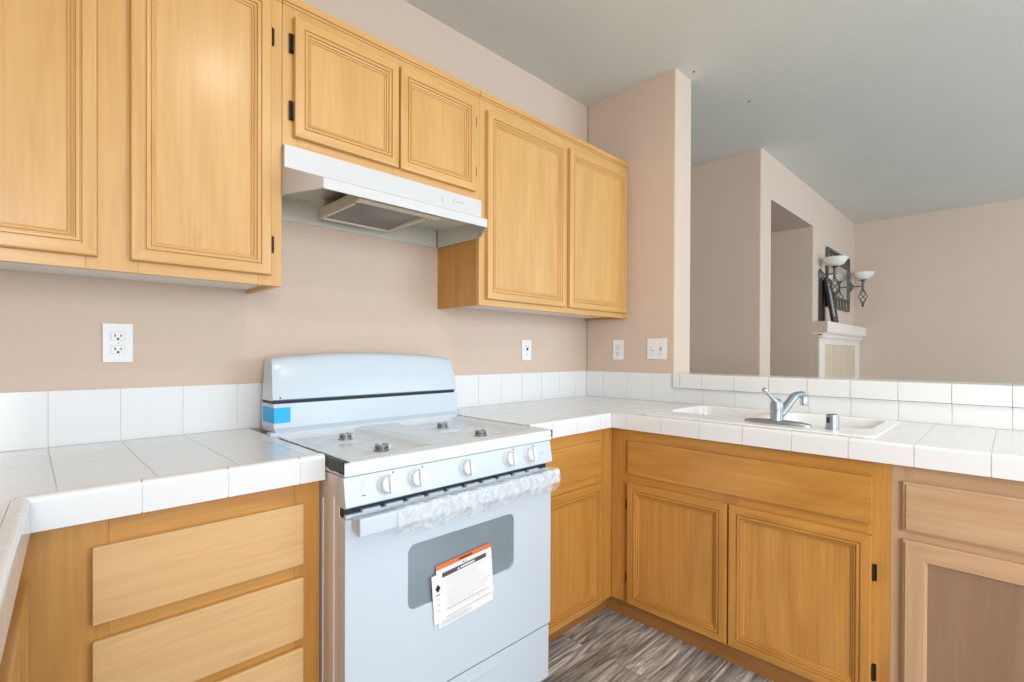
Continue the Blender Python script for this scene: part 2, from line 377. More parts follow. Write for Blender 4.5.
def upper_right():
    t = thing('wall_cabinet', (-.57, 0, ZU0), 'tall honey maple wall cabinet in the corner right of the range hood', 'cabinet', 'honey maple wall cabinets')
    u0, u1 = -1.130, -.002
    carcass(BACK, t, u0, u1, ZU0, ZU1-.03, 0.001, WU-.019, AV, bottom_lift=.014)  # darker amber sides carry the hood's shade in the wood colour
    face_frame(BACK, t, [(u0, -1.06, ZU0, ZU1-.02), (-.59, -.52, ZU0, ZU1-.02), (-.06, u1, ZU0, ZU1-.02)], [(-1.06, -.59, ZU0, ZU0+.045), (-.52, -.06, ZU0, ZU0+.045), (-1.06, -.59, ZU1-.078, ZU1-.02), (-.52, -.06, ZU1-.078, ZU1-.02)], WU-.019, WU, WV, WH)
    crown(BACK, t, u0, u1, ZU1, WU)
    panel_door(BACK, t, -1.096, -.577, 1.405, 2.200, WU+.001, WV, WH)
    panel_door(BACK, t, -.548, -.030, 1.405, 2.200, WU+.001, WV, WH)
upper_left(); upper_hood(); upper_right()

ZB1 = .850; ZT = .085
def drawer_base():
    t = thing('base_cabinet', (-2.2, -.3, 0), 'maple base cabinet with a stack of pale drawers left of the white stove', 'cabinet', 'maple base cabinets')
    u0, u1, w1 = -2.4925, -1.936, .598
    carcass(BACK, t, u0, u1, ZT, ZB1, .004, w1-.019, AV)
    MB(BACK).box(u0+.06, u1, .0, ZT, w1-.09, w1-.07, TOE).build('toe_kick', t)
    ff = [(u0, -2.362, ZT, ZB1), (-2.0, u1, ZT, ZB1)]
    rl = [(-2.362, -2.0, .775, ZB1), (-2.362, -2.0, .600, .655), (-2.362, -2.0, .425, .470), (-2.362, -2.0, .25, .29), (-2.362, -2.0, ZT, .13)]
    face_frame(BACK, t, ff, rl, w1-.019, w1, AV, AH)
    for a, b in ((.6436, .7964), (.457, .6114), (.282, .434), (.112, .259)):
        d = slab(BACK, t, 'drawer', -2.3886, -1.9806, a, b, w1+.0005, DH, .0125, .0035)
def left_base():
    t = thing('base_cabinet', (-2.8, -1.6, 0), 'maple base cabinet under the countertop at the left edge, seen edge on', 'cabinet', 'maple base cabinets')
    w1 = .003
    carcass(LEFT, t, .03, 1.9, ZT, ZB1, -.56, w1-.019, AV)
    MB(LEFT).box(.06, 1.9, 0, ZT, w1-.09, w1-.07, TOE).build('toe_kick', t)
    face_frame(LEFT, t, [(.004, .05, ZT, ZB1), (.60, .66, ZT, ZB1), (1.22, 1.28, ZT, ZB1), (1.85, 1.9, ZT, ZB1)], [(.05, .60, .80, ZB1), (.66, 1.22, .80, ZB1), (1.28, 1.85, .80, ZB1), (.05, .60, ZT, .12), (.66, 1.22, ZT, .12), (1.28, 1.85, ZT, .12)], w1-.019, w1, AV, AH)
    for a, b in ((.022, .615), (.64, 1.235), (1.26, 1.87)):
        panel_door(LEFT, t, a, b, .10, .768, w1+.001, AV, AH)
def corner_base():
    t = thing('base_cabinet', (-.9, -.3, 0), 'amber maple base cabinet with one drawer between stove and corner', 'cabinet', 'maple base cabinets')
    u0, u1, w1 = -1.152, -.618, .600
    carcass(BACK, t, u0, u1, ZT, ZB1, .004, w1-.019, AV)
    MB(BACK).box(u0, -.546, 0, ZT, w1-.075, w1-.055, TOE).build('toe_kick', t)
    face_frame(BACK, t, [(u0, -1.11, ZT, ZB1), (-.735, -.6045, ZT, ZB1)], [(-1.11, -.735, .785, ZB1), (-1.11, -.735, .61, .665), (-1.11, -.735, ZT, .11)], w1-.019, w1, AV, AH)
    slab(BACK, t, 'drawer', -1.135, -.7037, .6527, .7996, w1+.0005, AH, .0125, .0035)
    panel_door(BACK, t, -1.135, -.7037, .092, .618, w1+.001, AV, AH)
def sink_base():
    t = thing('base_cabinet', (-.3, -1.1, 0), 'amber maple sink cabinet with a wide false drawer front and two doors', 'cabinet', 'maple base cabinets')
    u0, u1, w1 = .612, 1.603, .604
    carcass(RIGHT, t, u0, u1, ZT, ZB1, .006, w1-.019, AV)
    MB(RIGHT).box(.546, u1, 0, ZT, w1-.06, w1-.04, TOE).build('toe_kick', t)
    face_frame(RIGHT, t, [(.6004, .70, ZT, ZB1), (1.545, u1, ZT, ZB1), (1.09, 1.15, ZT, .66)], [(.70, 1.545, .79, ZB1), (.70, 1.545, .612, .66), (.70, 1.545, ZT, .11)], w1-.019, w1, AV, AH)
    slab(RIGHT, t, 'false_drawer_front', .6876, 1.5593, .6527, .7996, w1+.001, AH, .0135, .0035)
    panel_door(RIGHT, t, .6876, 1.1173, .092, .6182, w1+.001, AV, AH, (.518, .196), .6876, .04)
    panel_door(RIGHT, t, 1.1223, 1.5593, .092, .6182, w1+.001, AV, AH, (.502, .192), 1.5593, .052)
def alder_base():
    t = thing('base_cabinet', (-.3, -1.9, 0), 'unvarnished pinkish alder base cabinet at the right edge with a flat panel door', 'cabinet', 'maple base cabinets')
    u0, u1, w1 = 1.6033, 2.25, .604
    carcass(RIGHT, t, u0, u1, ZT, ZB1, .006, w1-.019, NV)
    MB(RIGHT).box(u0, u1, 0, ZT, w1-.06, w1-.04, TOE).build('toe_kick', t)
    face_frame(RIGHT, t, [(u0, 1.655, ZT, ZB1), (2.20, u1, ZT, ZB1)], [(1.655, 2.20, .785, ZB1), (1.655, 2.20, .61, .665), (1.655, 2.20, ZT, .11)], w1-.019, w1, NV, NH)
    b = MB(RIGHT); b.frame(1.633, 2.22, .6527, .7996, w1+.001, [(0, 0), (0, .010), (.004, .013), (.007, .0135), (.009, .018), (.02, .019)], NH, NH)
    b.box(1.652, 2.201, .6717, .7806, w1+.002, w1+.020, NH); b.build('drawer', t)
    d = MB(RIGHT).frame(1.633, 2.22, .092, .627, w1+.001, [(0, 0), (0, .010), (.003, .013), (.006, .0135), (.008, .018), (.049, .019), (.052, .018), (.056, .013), (.058, .008)], NV, NH).build('door', t)
    p = MB(RIGHT).box(1.689, 2.164, .148, .571, w1+.002, w1+.009, NP).build('door_panel', d); p['label'] = 'darker walnut toned flat door panel'
drawer_base(); left_base(); corner_base(); sink_base(); alder_base()

# ---------------------------------------------------------------- tiled worktops
ZTOP = .914
def lines(j0, p, a, b):
    k = [a]; n = math.ceil((a-j0)/p - 1e-6)
    v = j0 + n*p
    while v < b-.012:
        if v > a+.012: k.append(v)
        v += p
    return k + [b]
def minus(r, h):
    x0, x1, y0, y1 = r; a0, a1, b0, b1 = h
    if a0 >= x1 or a1 <= x0 or b0 >= y1 or b1 <= y0: return [r]
    out = []
    if x0 < a0: out.append((x0, a0, y0, y1)); x0 = a0
    if x1 > a1: out.append((a1, x1, y0, y1)); x1 = a1
    if y0 < b0: out.append((x0, x1, y0, b0))
    if y1 > b1: out.append((x0, x1, b1, y1))
    return out
def tile_top(b, xs, ys, z, hole=None):
    for x0, x1 in zip(xs, xs[1:]):
        for y0, y1 in zip(ys, ys[1:]):
            for r in (minus((x0, x1, y0, y1), hole) if hole else [(x0, x1, y0, y1)]):
                if r[1]-r[0] < .004 or r[3]-r[2] < .004: continue
                b.box(r[0]+.0009, r[1]-.0009, r[2]+.0009, r[3]-.0009, z-.007, z, TILE, .0007, 2)
def tile_wall(b, us, v0, v1, w, th=.0075):
    for a, c in zip(us, us[1:]): b.box(a+.0011, c-.0011, v0+.001, v1, w, w+th, TILE, .0014, 2)
def edge_row(b, us, v0, v1, w0, w1, skew0=0, skew1=0):
    for i, (a, c) in enumerate(zip(us, us[1:])):
        t = bmesh.new(); bmesh.ops.create_cube(t, size=1)
        for v in t.verts:
            v.co = ((a+c)/2+v.co.x*(c-a-.0024), (v0+v1)/2+v.co.y*(v1-v0), (w0+w1)/2+v.co.z*(w1-w0))
            if v.co.z > (w0+w1)/2:
                if i == 0 and v.co.x < (a+c)/2: v.co.x += skew0
                if i == len(us)-2 and v.co.x > (a+c)/2: v.co.x += skew1
        te = [e for e in t.edges if all(p.co.y > (v0+v1)/2 for p in e.verts) and all(p.co.z > (w0+w1)/2 for p in e.verts)]
        ot = [e for e in t.edges if e not in te]
        bmesh.ops.bevel(t, geom=te, offset=.011, segments=4, profile=.5, affect='EDGES')
        b.merge(t, TILE, True)
    b.box(us[0]+.003+max(skew0, 0), us[-1]-.003+min(skew1, 0), v0+.002, v1-.004, w0+.001, w1-.0022, GROUT)
BSZ = 1.069
def left_worktop():
    t = thing('countertop', (-2.5, -.3, .851), 'white tiled countertop left of the stove turning toward the camera', 'countertop', 'white tiled countertops')
    xr = -1.9315
    xe = lambda y: -2.4955 + math.sin(LA)*(y+.6) - .002
    b = MB(); b.box(-3.118, xr-.001, -.60, -.002, .852, ZTOP-.0015, GROUT)
    b.prism([(-3.118, -.60), (-3.118, -2.5), (xe(-2.5)+.003, -2.5), (xe(-.6)+.003, -.60)], 'z', .852, ZTOP-.0015, GROUT); b.build('grout_bed', t)
    b = MB(); xs = lines(-1.968, .1565, -3.118, xr)
    tile_top(b, xs, [-.602, -.455, -.3, -.145, -.010], ZTOP)
    ys = [-.602-.1565*k for k in range(13)]
    for y1, y0 in zip(ys, ys[1:]):
        for x0, x1 in zip((-3.118, -2.96, -2.80, -2.64), (-2.96, -2.80, -2.64, None)):
            p = [(x0+.001, y0+.001), ((x1 if x1 else xe(y0))-.001, y0+.001), ((x1 if x1 else xe(y1))-.001, y1-.001), (x0+.001, y1-.001)]
            b.prism(p, 'z', ZTOP-.007, ZTOP, TILE)
    b.build('surface_tiles', t)
    b = MB(BACK); edge_row(b, [-2.4940, -2.312, -2.155, -1.996, xr], .8514, .9165, .600, .6245); b.build('edge_tiles', t)
    b = MB(LEFT); edge_row(b, [.0258] + [.161+.157*k for k in range(12)], .8514, .9165, -.001, .0225); b.build('edge_tiles', t)
    b = MB(BACK); tile_wall(b, lines(-1.968, .1565, -3.118, -1.885), ZTOP, BSZ, .0015); b.box(-3.118, -1.885, ZTOP-.002, BSZ-.001, .0005, .006, GROUT); b.build('backsplash_tiles', t)
SX0, SX1, SY0, SY1 = -.590, -.050, -1.560, -.735
def right_worktop():
    t = thing('countertop', (-.4, -.9, .851), 'white tiled corner countertop around the sink right of the stove', 'countertop', 'white tiled countertops')
    xl = -1.1655; YE2 = -2.6
    hole = (SX0+.02, SX1-.02, SY0+.02, SY1-.02)
    b = MB()
    for r in [(xl, -.624, -.60, -.002)] + minus((-.6235, -.002, YE2, -.002), hole): b.box(r[0], r[1], r[2], r[3], .852, ZTOP-.0015, GROUT)
    b.build('grout_bed', t)
    b = MB(); ys = sorted([-.602-.0] + [-.455, -.3, -.145, -.010])
    tile_top(b, lines(-.8855, .1545, xl, -.622), ys, ZTOP)
    xs = [-.622, -.47, -.315, -.16, -.010]
    yl = sorted([-.010, -.145, -.3, -.455] + [-.5367-.1607*k for k in range(13)] + [YE2])
    tile_top(b, xs, yl, ZTOP, hole); b.build('surface_tiles', t)
    b = MB(BACK); edge_row(b, lines(-.8855, .1545, xl, -.622), .8514, .9165, .600, .6245, skew1=-.022); b.build('edge_tiles', t)
    b = MB(RIGHT); edge_row(b, [.602] + [.6974+.1607*k for k in range(12)] + [-YE2], .8514, .9165, .622, .644, skew0=.022); b.build('edge_tiles', t)
    b = MB(BACK); tile_wall(b, lines(-.8855, .1545, xl, -.0095), ZTOP, BSZ, .0015); b.box(xl, -.002, ZTOP-.002, BSZ-.001, .0005, .006, GROUT); b.build('backsplash_tiles', t)
    b = MB(RIGHT); us = lines(.1346, .1587, .0095, .585)
    tile_wall(b, us, ZTOP, BSZ, .0015)
    us2 = lines(.585+.163, .159, .588, -YE2)
    tile_wall(b, us2, ZTOP, .994, .0015)
    b.box(.002, .588, ZTOP-.002, BSZ-.001, .0003, .006, GROUT); b.box(.588, -YE2, ZTOP-.002, .994, -.003, .006, GROUT); b.build('backsplash_tiles', t)
def bar_ledge():
    b = MB(RIGHT); us = [.590, .6275] + [.748+.159*k for k in range(13)]
    for a, c in zip(us, us[1:]):
        t = bmesh.new(); bmesh.ops.create_cube(t, size=1)
        for v in t.verts: v.co = ((a+c)/2+v.co.x*(c-a-.0024), (.996+1.070)/2+v.co.y*.074, (.001+.024)/2+v.co.z*.023)
        te = [e for e in t.edges if all(p.co.y > 1.03 for p in e.verts) and all(p.co.z > .012 for p in e.verts)]
        bmesh.ops.bevel(t, geom=te, offset=.010, segments=4, profile=.5, affect='EDGES'); b.merge(t, TILE, True)
        b.box(a+.0012, c-.0012, 1.060, 1.0695, -.183, -.0005, TILE, .0014)
    b.box(.590, us[-1], 1.0525, 1.066, -.182, -.001, GROUT); b.box(.590, us[-1], .998, 1.066, -.003, .020, GROUT)
    o = b.build('ledge_cap'); tag(o, 'raised white tile ledge capping the low wall behind the sink', 'tile ledge')
left_worktop(); right_worktop(); bar_ledge()

# ---------------------------------------------------------------- sink, faucet, air gap
def rrect(x0, x1, y0, y1, r, n=6):
    p = []
    for cx, cy, a in ((x1-r, y1-r, 0), (x0+r, y1-r, 90), (x0+r, y0+r, 180), (x1-r, y0+r, 270)):
        for k in range(n+1):
            q = math.radians(a+90*k/n); p.append((cx+r*math.cos(q), cy+r*math.sin(q)))
    return p
def sink():
    t = thing('sink', (-.32, -1.15, ZTOP), 'white enamel drop-in sink set in the tiled countertop by the faucet', 'sink')
    zr = .9205
    b = MB()
    def loop_strip(rings, m):
        tm = bmesh.new(); R = [[tm.verts.new(p) for p in ring] for ring in rings]; n = len(R[0])
        for A, B in zip(R, R[1:]):
            for k in range(n): tm.faces.new((A[k], A[(k+1) % n], B[(k+1) % n], B[k]))
        return tm, R
    # rim: outer rounded rectangle falling to the tiles, deck with two bowl openings
    o3 = lambda x0, x1, y0, y1, r, z: [(p[0], p[1], z) for p in rrect(x0, x1, y0, y1, r)]
    bowls = [(-.435, -.085, -1.130, -.775), (-.435, -.085, -1.520, -1.165)]
    tm, R = loop_strip([o3(SX0, SX1, SY0, SY1, .03, ZTOP+.0006), o3(SX0+.001, SX1-.001, SY0+.001, SY1-.001, .03, ZTOP+.005), o3(SX0+.007, SX1-.007, SY0+.007, SY1-.007, .026, zr)], SINKM)
    b.merge(tm, SINKM, True)
    tm = bmesh.new(); es = []
    for ring in [o3(SX0+.007, SX1-.007, SY0+.007, SY1-.007, .026, zr)] + [o3(*q, .06, zr) for q in bowls]:
        vs = [tm.verts.new(p) for p in ring]
        es += [tm.edges.new((vs[k], vs[(k+1) % len(vs)])) for k in range(len(vs))]
    bmesh.ops.triangle_fill(tm, use_beauty=True, use_dissolve=False, edges=es)
    b.merge(tm, SINKM, False); bmesh.ops.remove_doubles(b.bm, verts=b.bm.verts, dist=1e-5); bmesh.ops.recalc_face_normals(b.bm, faces=b.bm.faces)
    b.build('rim', t)
    for x0, x1, y0, y1 in bowls:
        b = MB(); rings = []
        for ins, z, r in ((0, zr, .06), (.004, zr-.006, .058), (.012, .86, .055), (.025, .765, .055), (.055, .738, .05)):
            rings.append(o3(x0+ins, x1-ins, y0+ins, y1-ins, r, z))
        tm, R = loop_strip(rings, SINKM); tm.faces.new(R[-1]); bmesh.ops.recalc_face_normals(tm, faces=tm.faces); bmesh.ops.reverse_faces(tm, faces=tm.faces)
        b.merge(tm, SINKM, True)
        bw = b.build('basin', t)
        MB().lathe([(.042, 0), (.042, .002), (.03, .003), (.028, -.001), (0, -.001)], ((x0+x1)/2, (y0+y1)/2, .7385), (0, 0, 1), CHROME).build('drain', bw)
sink()
def faucet():
    fx, fy, fz = -.503, -1.25, .921
    t = thing('faucet', (fx, fy, fz), 'satin chrome single lever faucet with a raised spout on the sink', 'faucet')
    b = MB(); ring = lambda s, z: [(fx+.028*s*math.cos(a)*(1 if abs(math.sin(a)) < .95 else 1), fy+.115*s*math.sin(a), z) for a in [k*2*math.pi/40 for k in range(40)]]
    tm = bmesh.new(); R = [[tm.verts.new(p) for p in ring(s, fz+z)] for s, z in ((1, 0), (1, .005), (.94, .009), (.7, .013), (.3, .015))]
    for A, B in zip(R, R[1:]):
        for k in range(40): tm.faces.new((A[k], A[(k+1) % 40], B[(k+1) % 40], B[k]))
    tm.faces.new(R[-1]); tm.faces.new(R[0]); bmesh.ops.recalc_face_normals(tm, faces=tm.faces); b.merge(tm, NICKEL, True); b.build('base_plate', t)
    MB().lathe([(.0, .012), (.0225, .012), (.0215, .03), (.0205, .048), (.0222, .052), (.0222, .066), (.0205, .078), (.014, .086), (0, .089)], (fx, fy, fz), (0, 0, 1), NICKEL, 28).build('body', t)
    # spout rises away from the front of the counter and turns over the basin
    P = [(fx+.010, fy-.002, fz+.026), (fx+.035, fy-.008, fz+.040), (fx+.070, fy-.017, fz+.066), (fx+.102, fy-.025, fz+.090), (fx+.114, fy-.028, fz+.097), (fx+.128, fy-.031, fz+.100), (fx+.158, fy-.038, fz+.102), (fx+.168, fy-.040, fz+.101), (fx+.174, fy-.041, fz+.096), (fx+.175, fy-.0415, fz+.086)]
    sp = MB().tube(P, [.0155, .0155, .015, .0145, .0135, .0125, .0118, .0115, .0115, .0115], NICKEL, 16).build('spout', t)
    MB().lathe([(0, 0), (.0125, 0), (.0135, .004), (.0135, .026), (.0115, .03), (0, .03)], (fx+.175, fy-.0415, fz+.058), (0, 0, 1), CHROME, 20).build('aerator', sp)
    h = MB().tube([(fx, fy, fz+.078), (fx-.014, fy+.008, fz+.091), (fx-.032, fy+.017, fz+.107), (fx-.044, fy+.024, fz+.119)], [.016, .0085, .0055, .0055], NICKEL, 14)
    h.lathe([(0, -.011), (.008, -.008), (.0100, 0), (.008, .008), (0, .011)], (fx-.047, fy+.026, fz+.122), (-.5, .28, .5), CHROME, 16)
    h.build('lever', t)
faucet()
def air_gap():
    c = (-.508, -1.428, .921)
    b = MB().lathe([(0, 0), (.021, 0), (.021, .004), (.0195, .005), (.0195, .045), (.0175, .050), (.012, .052), (0, .052)], c, (0, 0, 1), NICKEL, 28)
    o = b.build('air_gap', base=c); tag(o, 'short brushed metal air gap cap standing right of the faucet', 'air gap')
    s = MB().prism([(a*.0045+c[1]+.008, z+c[2]+.032) for a, z in ((1, -.006), (1, .006), (.5, .010), (-.5, .010), (-1, .006), (-1, -.006), (-.5, -.010), (.5, -.010))], 'x', c[0]-.0200, c[0]-.0185, BLACK).build('slot', o)
air_gap()

# ---------------------------------------------------------------- stove
RX0, RX1 = -1.930, -1.168; RC = (RX0+RX1)/2
def smooth(a, b, x):
    t = max(0, min(1, (x-a)/(b-a))); return t*t*(3-2*t)
BURN = [(-1.742, -.345), (-1.752, -.590), (-1.368, -.362), (-1.376, -.590)]
def stove():
    t = thing('stove', (RC, -.37, 0), 'white freestanding gas stove with bare burners between the cabinets', 'stove')
    b = MB(); b.box(RX0+.004, RX1-.004, -.690, -.072, .035, .870, ENSIDE, .003)
    for sx in (RX0+.05, RX1-.05):
        for sy in (-.62, -.12): b.lathe([(0, 0), (.018, 0), (.018, .006), (.010, .008), (.010, .037), (0, .037)], (sx, sy, 0), (0, 0, 1), BLACK, 14)
    # pressed ribs on the side panel
    b.box(RX0+.001, RX0+.006, -.665, -.630, .08, .815, ENSIDE, .0025); b.box(RX0+.0015, RX0+.006, -.60, -.50, .25, .80, ENSIDE, .002)
    b.build('body', t)
    # cooktop pan
    x0, x1, yf, yb = RX0, RX1, -.727, -.178
    def top(x, y):
        z = .9085
        for a, c in ((-1.905, -1.628), (-1.476, -1.197)):
            m = smooth(a, a+.022, x)*(1-smooth(c-.022, c, x))*smooth(-.668, -.648, y)*(1-smooth(-.222, -.200, y)); z -= .0145*m
        m = smooth(-1.612, -1.602, x)*(1-smooth(-1.502, -1.492, x))*smooth(-.640, -.628, y)*(1-smooth(-.230, -.218, y)); z += .0035*m
        for bx, by in BURN:
            d = math.hypot(x-bx, y-by); z -= .004*(1-smooth(.075, .095, d)); z += .006*(1-smooth(.028, .050, d))
        return z
    def fn(u, v):
        x = x0+(x1-x0)*u
        if v < .12:
            q = v/.12
            if q < .55: return (x, yf, .876+.024*(q/.55))
            a = (q-.55)/.45*math.pi/2; return (x, yf+.0085*(1-math.cos(a)), .900+.0085*math.sin(a))
        y = yf+.0085+(yb-yf-.0085)*(v-.12)/.88
        return (x, y, top(x, y))
    b = MB(); b.grid(fn, 130, 110, PORC)
    b.box(x0, x0+.0015, yf+.001, yb, .876, .9075, ENAMEL); b.box(x1-.0015, x1, yf+.001, yb, .876, .9075, ENAMEL); b.box(x0+.002, x1-.002, yf+.002, yb, .874, .8765, ENSIDE)
    b.box(-1.487, -1.386, -.485, -.476, .8985, .9075, ENAMEL, .002)
    b.build('cooktop', t)
    for bx, by in BURN:
        z = top(bx, by)
        bb = MB().lathe([(0, 0), (.022, 0), (.022, .004), (.017, .005), (.0165, .014), (.019, .016), (.019, .019), (.013, .0195), (.012, .016), (0, .016)], (bx, by, z-.0005), (0, 0, 1), STEEL, 20)
        for k in range(12):
            a = k*math.pi/6; bb.box(bx+.0165*math.cos(a)-.0016, bx+.0165*math.cos(a)+.0016, by+.0165*math.sin(a)-.0016, by+.0165*math.sin(a)+.0016, z+.007, z+.012, BLACK)
        o = bb.build('burner', t); o['label'] = 'bare grey burner head without its grate'
        MB().lathe([(.0018, 0), (.0018, .016), (0, .017)], (bx+.034, by+.012, z-.002), (0, 0, 1), WHITEP, 8).build('igniter', t)
    # back guard
    g0, g1 = -1.909, -1.157; yr = -.072
    b = MB(); b.prism([(yr, .9165), (-.200, .9165), (-.205, .917), (-.196, .925), (-.186, .930), (-.183, 1.008), (yr, 1.008)], 'x', g0, g1, ENAMEL, smooth=True)
    b.box(RX0+.003, RX1-.003, -.2045, -.170, .8985, .918, ENAMEL, .002)
    b.box(g0+.003, g1-.003, -.165, yr-.001, 1.006, 1.019, BLACK)
    def bgz(x): q = (x-RC)/(.39); return 1.177-.021*q*q - .003*max(0, abs(q)-.9)/.1
    prof = [(-.174, 0.0), (-.181, .03), (-.178, .12), (-.170, .40), (-.158, .70), (-.146, .90), (-.136, .97), (-.120, 1.0), (yr, 1.0)]
    n = 36; tm = bmesh.new(); rings = []
    for i in range(n+1):
        x = g0+(g1-g0)*i/n; s = (x-RC)/(g1-RC if x > RC else RC-g0); ring = []
        for y, h in prof:
            xx = x - .010*s*h*h
            ring.append(tm.verts.new((xx, y + (0.004*max(0, abs(s)-.94)/.06 if y < -.1 else 0), 1.018+(bgz(x)-1.018)*h)))
        ring.append(tm.verts.new((x, yr, 1.018)))
        rings.append(ring)
    m_ = len(rings[0])
    for A, B in zip(rings, rings[1:]):
        for k in range(m_): tm.faces.new((A[k], A[(k+1) % m_], B[(k+1) % m_], B[k]))
    tm.faces.new(rings[0]); tm.faces.new(rings[-1]); bmesh.ops.recalc_face_normals(tm, faces=tm.faces); b.merge(tm, ENAMEL, True)
    b.box(g0+.02, g0+.024, -.183, -.176, 1.026, 1.030, DKGREY); b.build('backguard', t, sharp=40)
    # control panel
    P = [(-.690, .872), (-.7215, .872), (-.7335, .8005), (-.728, .7965), (-.690, .7965)]
    b = MB(); b.prism(P, 'x', RX0, RX1, ENAMEL, bev=.0022)
    fy = lambda z: -.7335+(z-.8005)*(.012/.0715)
    KX = [-1.816, -1.725, -1.550, -1.373, -1.279]; KZ = .8385
    for i, kx in enumerate(KX):
        for k in range(9):
            a = math.radians(118+k*17); cx, cz = kx+.0300*math.cos(a), KZ+.0300*math.sin(a); L = .0026
            b.box(cx-.0022, cx+.0022, fy(cz)-.0004, fy(cz)+.001, cz-.0004, cz+.0004, GREYPR)
        if i != 2: b.box(kx+.020, kx+.0235, fy(KZ+.026)-.0004, fy(KZ)+.002, KZ+.0245, KZ+.028, DKGREY)
    for k in range(4): b.box(-1.889, -1.876, fy(.858-.005*k)-.0003, fy(.85)+.002, .857-.0052*k, .8585-.0052*k, GREYPR)
    b.box(-1.890, -1.874, fy(.832)-.0016, fy(.83)+.002, .818, .840, KNOBM, .001); b.box(-1.886, -1.877, fy(.824)-.0020, fy(.82), .8215, .8235, DKGREY)
    xx = -1.239
    for wl in (.005, .003, .0025, .0035, .003, .002, .0035, .003, .003, .0035):
        b.box(xx, xx+wl*.8, fy(.836)-.0004, fy(.836)+.001, .8335, .8365, GREYPR); xx += wl+.0004
    cp = b.build('control_panel', t)
    ax = Vector((0, -.986, .166))
    for i, kx in enumerate(KX):
        c = Vector((kx, fy(KZ), KZ)); k = MB()
        k.lathe([(.0262, -.001), (.0262, .003), (.0245, .0045), (.023, .006), (.0218, .018), (.0195, .0205), (0, .0208)], c, ax, KNOBM, 28)
        gm = bmesh.new(); bmesh.ops.create_cube(gm, size=1)
        for v in gm.verts: v.co = (v.co.x*.0085, v.co.y*.012, v.co.z*.045)
        bmesh.ops.bevel(gm, geom=list(gm.edges), offset=.002, segments=2, profile=.5, affect='EDGES')
        gm.transform(Matrix.Translation(c+ax*.0225) @ Matrix.Rotation(math.radians(-9.5), 4, 'X')); k.merge(gm, KNOBM, True)
        if i == 2:
            for q in range(14):
                a = math.radians(95+q*13); p = c+ax*.0058+Vector((.0205*math.cos(a), 0, .0205*math.sin(a))); k.box(p.x-.0009, p.x+.0009, p.y-.0012, p.y+.001, p.z-.0012, p.z+.0012, DKGREY)
        k.build('knob', cp)
    # vent gap
    b = MB(); b.box(RX0+.006, RX1-.012, -.712, -.69, .772, .797, BLACK)
    b.box(RX0+.006, RX1-.006, -.722, -.70, .770, .7785, ENAMEL, .001)
    for k in range(10): b.box(RX0+.05+k*.067, RX0+.05+k*.067+.050, -.7225, -.712, .7785, .7845, ENAMEL)
    b.build('vent_strip', t)
    # oven door
    wx0, wx1, wz0, wz1 = -1.751, -1.351, .483, .660
    b = MB(); tm = bmesh.new(); yfr = -.7275; es = []
    outer = rrect(RX0+.002, RX1-.002, .236, .769, .006, 3); inner = rrect(wx0, wx1, wz0, wz1, .024, 8)
    for ring in (outer, inner):
        vs = [tm.verts.new((p[0], yfr, p[1])) for p in ring]; es += [tm.edges.new((vs[k], vs[(k+1) % len(vs)])) for k in range(len(vs))]
    bmesh.ops.triangle_fill(tm, use_beauty=True, use_dissolve=False, edges=es); b.merge(tm, ENAMEL)
    def wall_strip(ring, rev):
        tm = bmesh.new(); A = [tm.verts.new((p[0], yfr, p[1])) for p in ring]; B = [tm.verts.new((p[0], rev, p[1])) for p in ring]; n = len(ring)
        for k in range(n): tm.faces.new((A[k], A[(k+1) % n], B[(k+1) % n], B[k]))
        b.merge(tm, ENAMEL)
    wall_strip(outer, -.6925); wall_strip(inner, -.7215)
    bmesh.ops.remove_doubles(b.bm, verts=b.bm.verts, dist=1e-5); bmesh.ops.recalc_face_normals(b.bm, faces=b.bm.faces)
    d = b.build('oven_door', t)
    gb = MB().box(wx0-.01, wx1+.01, -.7215, -.7185, wz0-.01, wz1+.01, OGLASS)
    o = gb.build('oven_window', d); o['label'] = 'dark grey oven window'
    b = MB(); b.box(RX0+.016, RX1-.008, -.775, -.757, .7365, .780, ENAMEL, .004)
    for a, c in ((RX0+.018, RX0+.046), (RX1-.040, RX1-.010)): b.box(a, c, -.758, -.727, .743, .775, ENAMEL, .004)
    b.build('oven_handle', d)
    b = MB(); b.box(RX0+.004, RX1-.004, -.7245, -.692, .042, .228, ENAMEL, .005); b.box(-1.62, -1.40, -.729, -.722, .188, .205, ENAMEL, .003); b.build('storage_drawer', t)
stove()
# strips of tape and film left on the stove
b = MB(); b.box(-1.9102, -1.857, -.1875, -.1868, .946, .9965, BLUET); b.box(-1.9102, -1.9095, -.1875, -.085, .946, .9965, BLUET)
tag(b.build('tape_strip'), 'bright blue tape strip stuck on the stove backguard corner', 'tape')
def foil(u, v):
    y = -.7275+.46*u; n_ = noise.noise((u*16, v*4, 1))
    if v < .5: return (RX0+.014*(1-v*2)-.0009*(v*2)+.002*n_*(1-v*2), y, .9110+.0012*n_)
    q = v*2-1
    return (RX0-.0009-.0003*q, y, .9110-.030*q*(1-.7*smooth(.15, .4, u))+.002*n_*q)
b = MB(); b.grid(foil, 70, 10, BLKT)
o = b.build('foil_tape'); tag(o, 'wrinkled black foil tape along the left edge of the stove top', 'tape')
md = o.modifiers.new('thickness', 'SOLIDIFY'); md.thickness = .0006
b = MB(); b.box(RX1+.0008, RX1+.005, -.729, -.70, .882, .9085, BLKT, .001); b.box(RX1+.001, RX1+.006, -.70, -.48, .9055, .9085, BLKT, .0008)
tag(b.build('foil_tape'), 'short black foil tape at the right front corner of the stove top', 'tape')
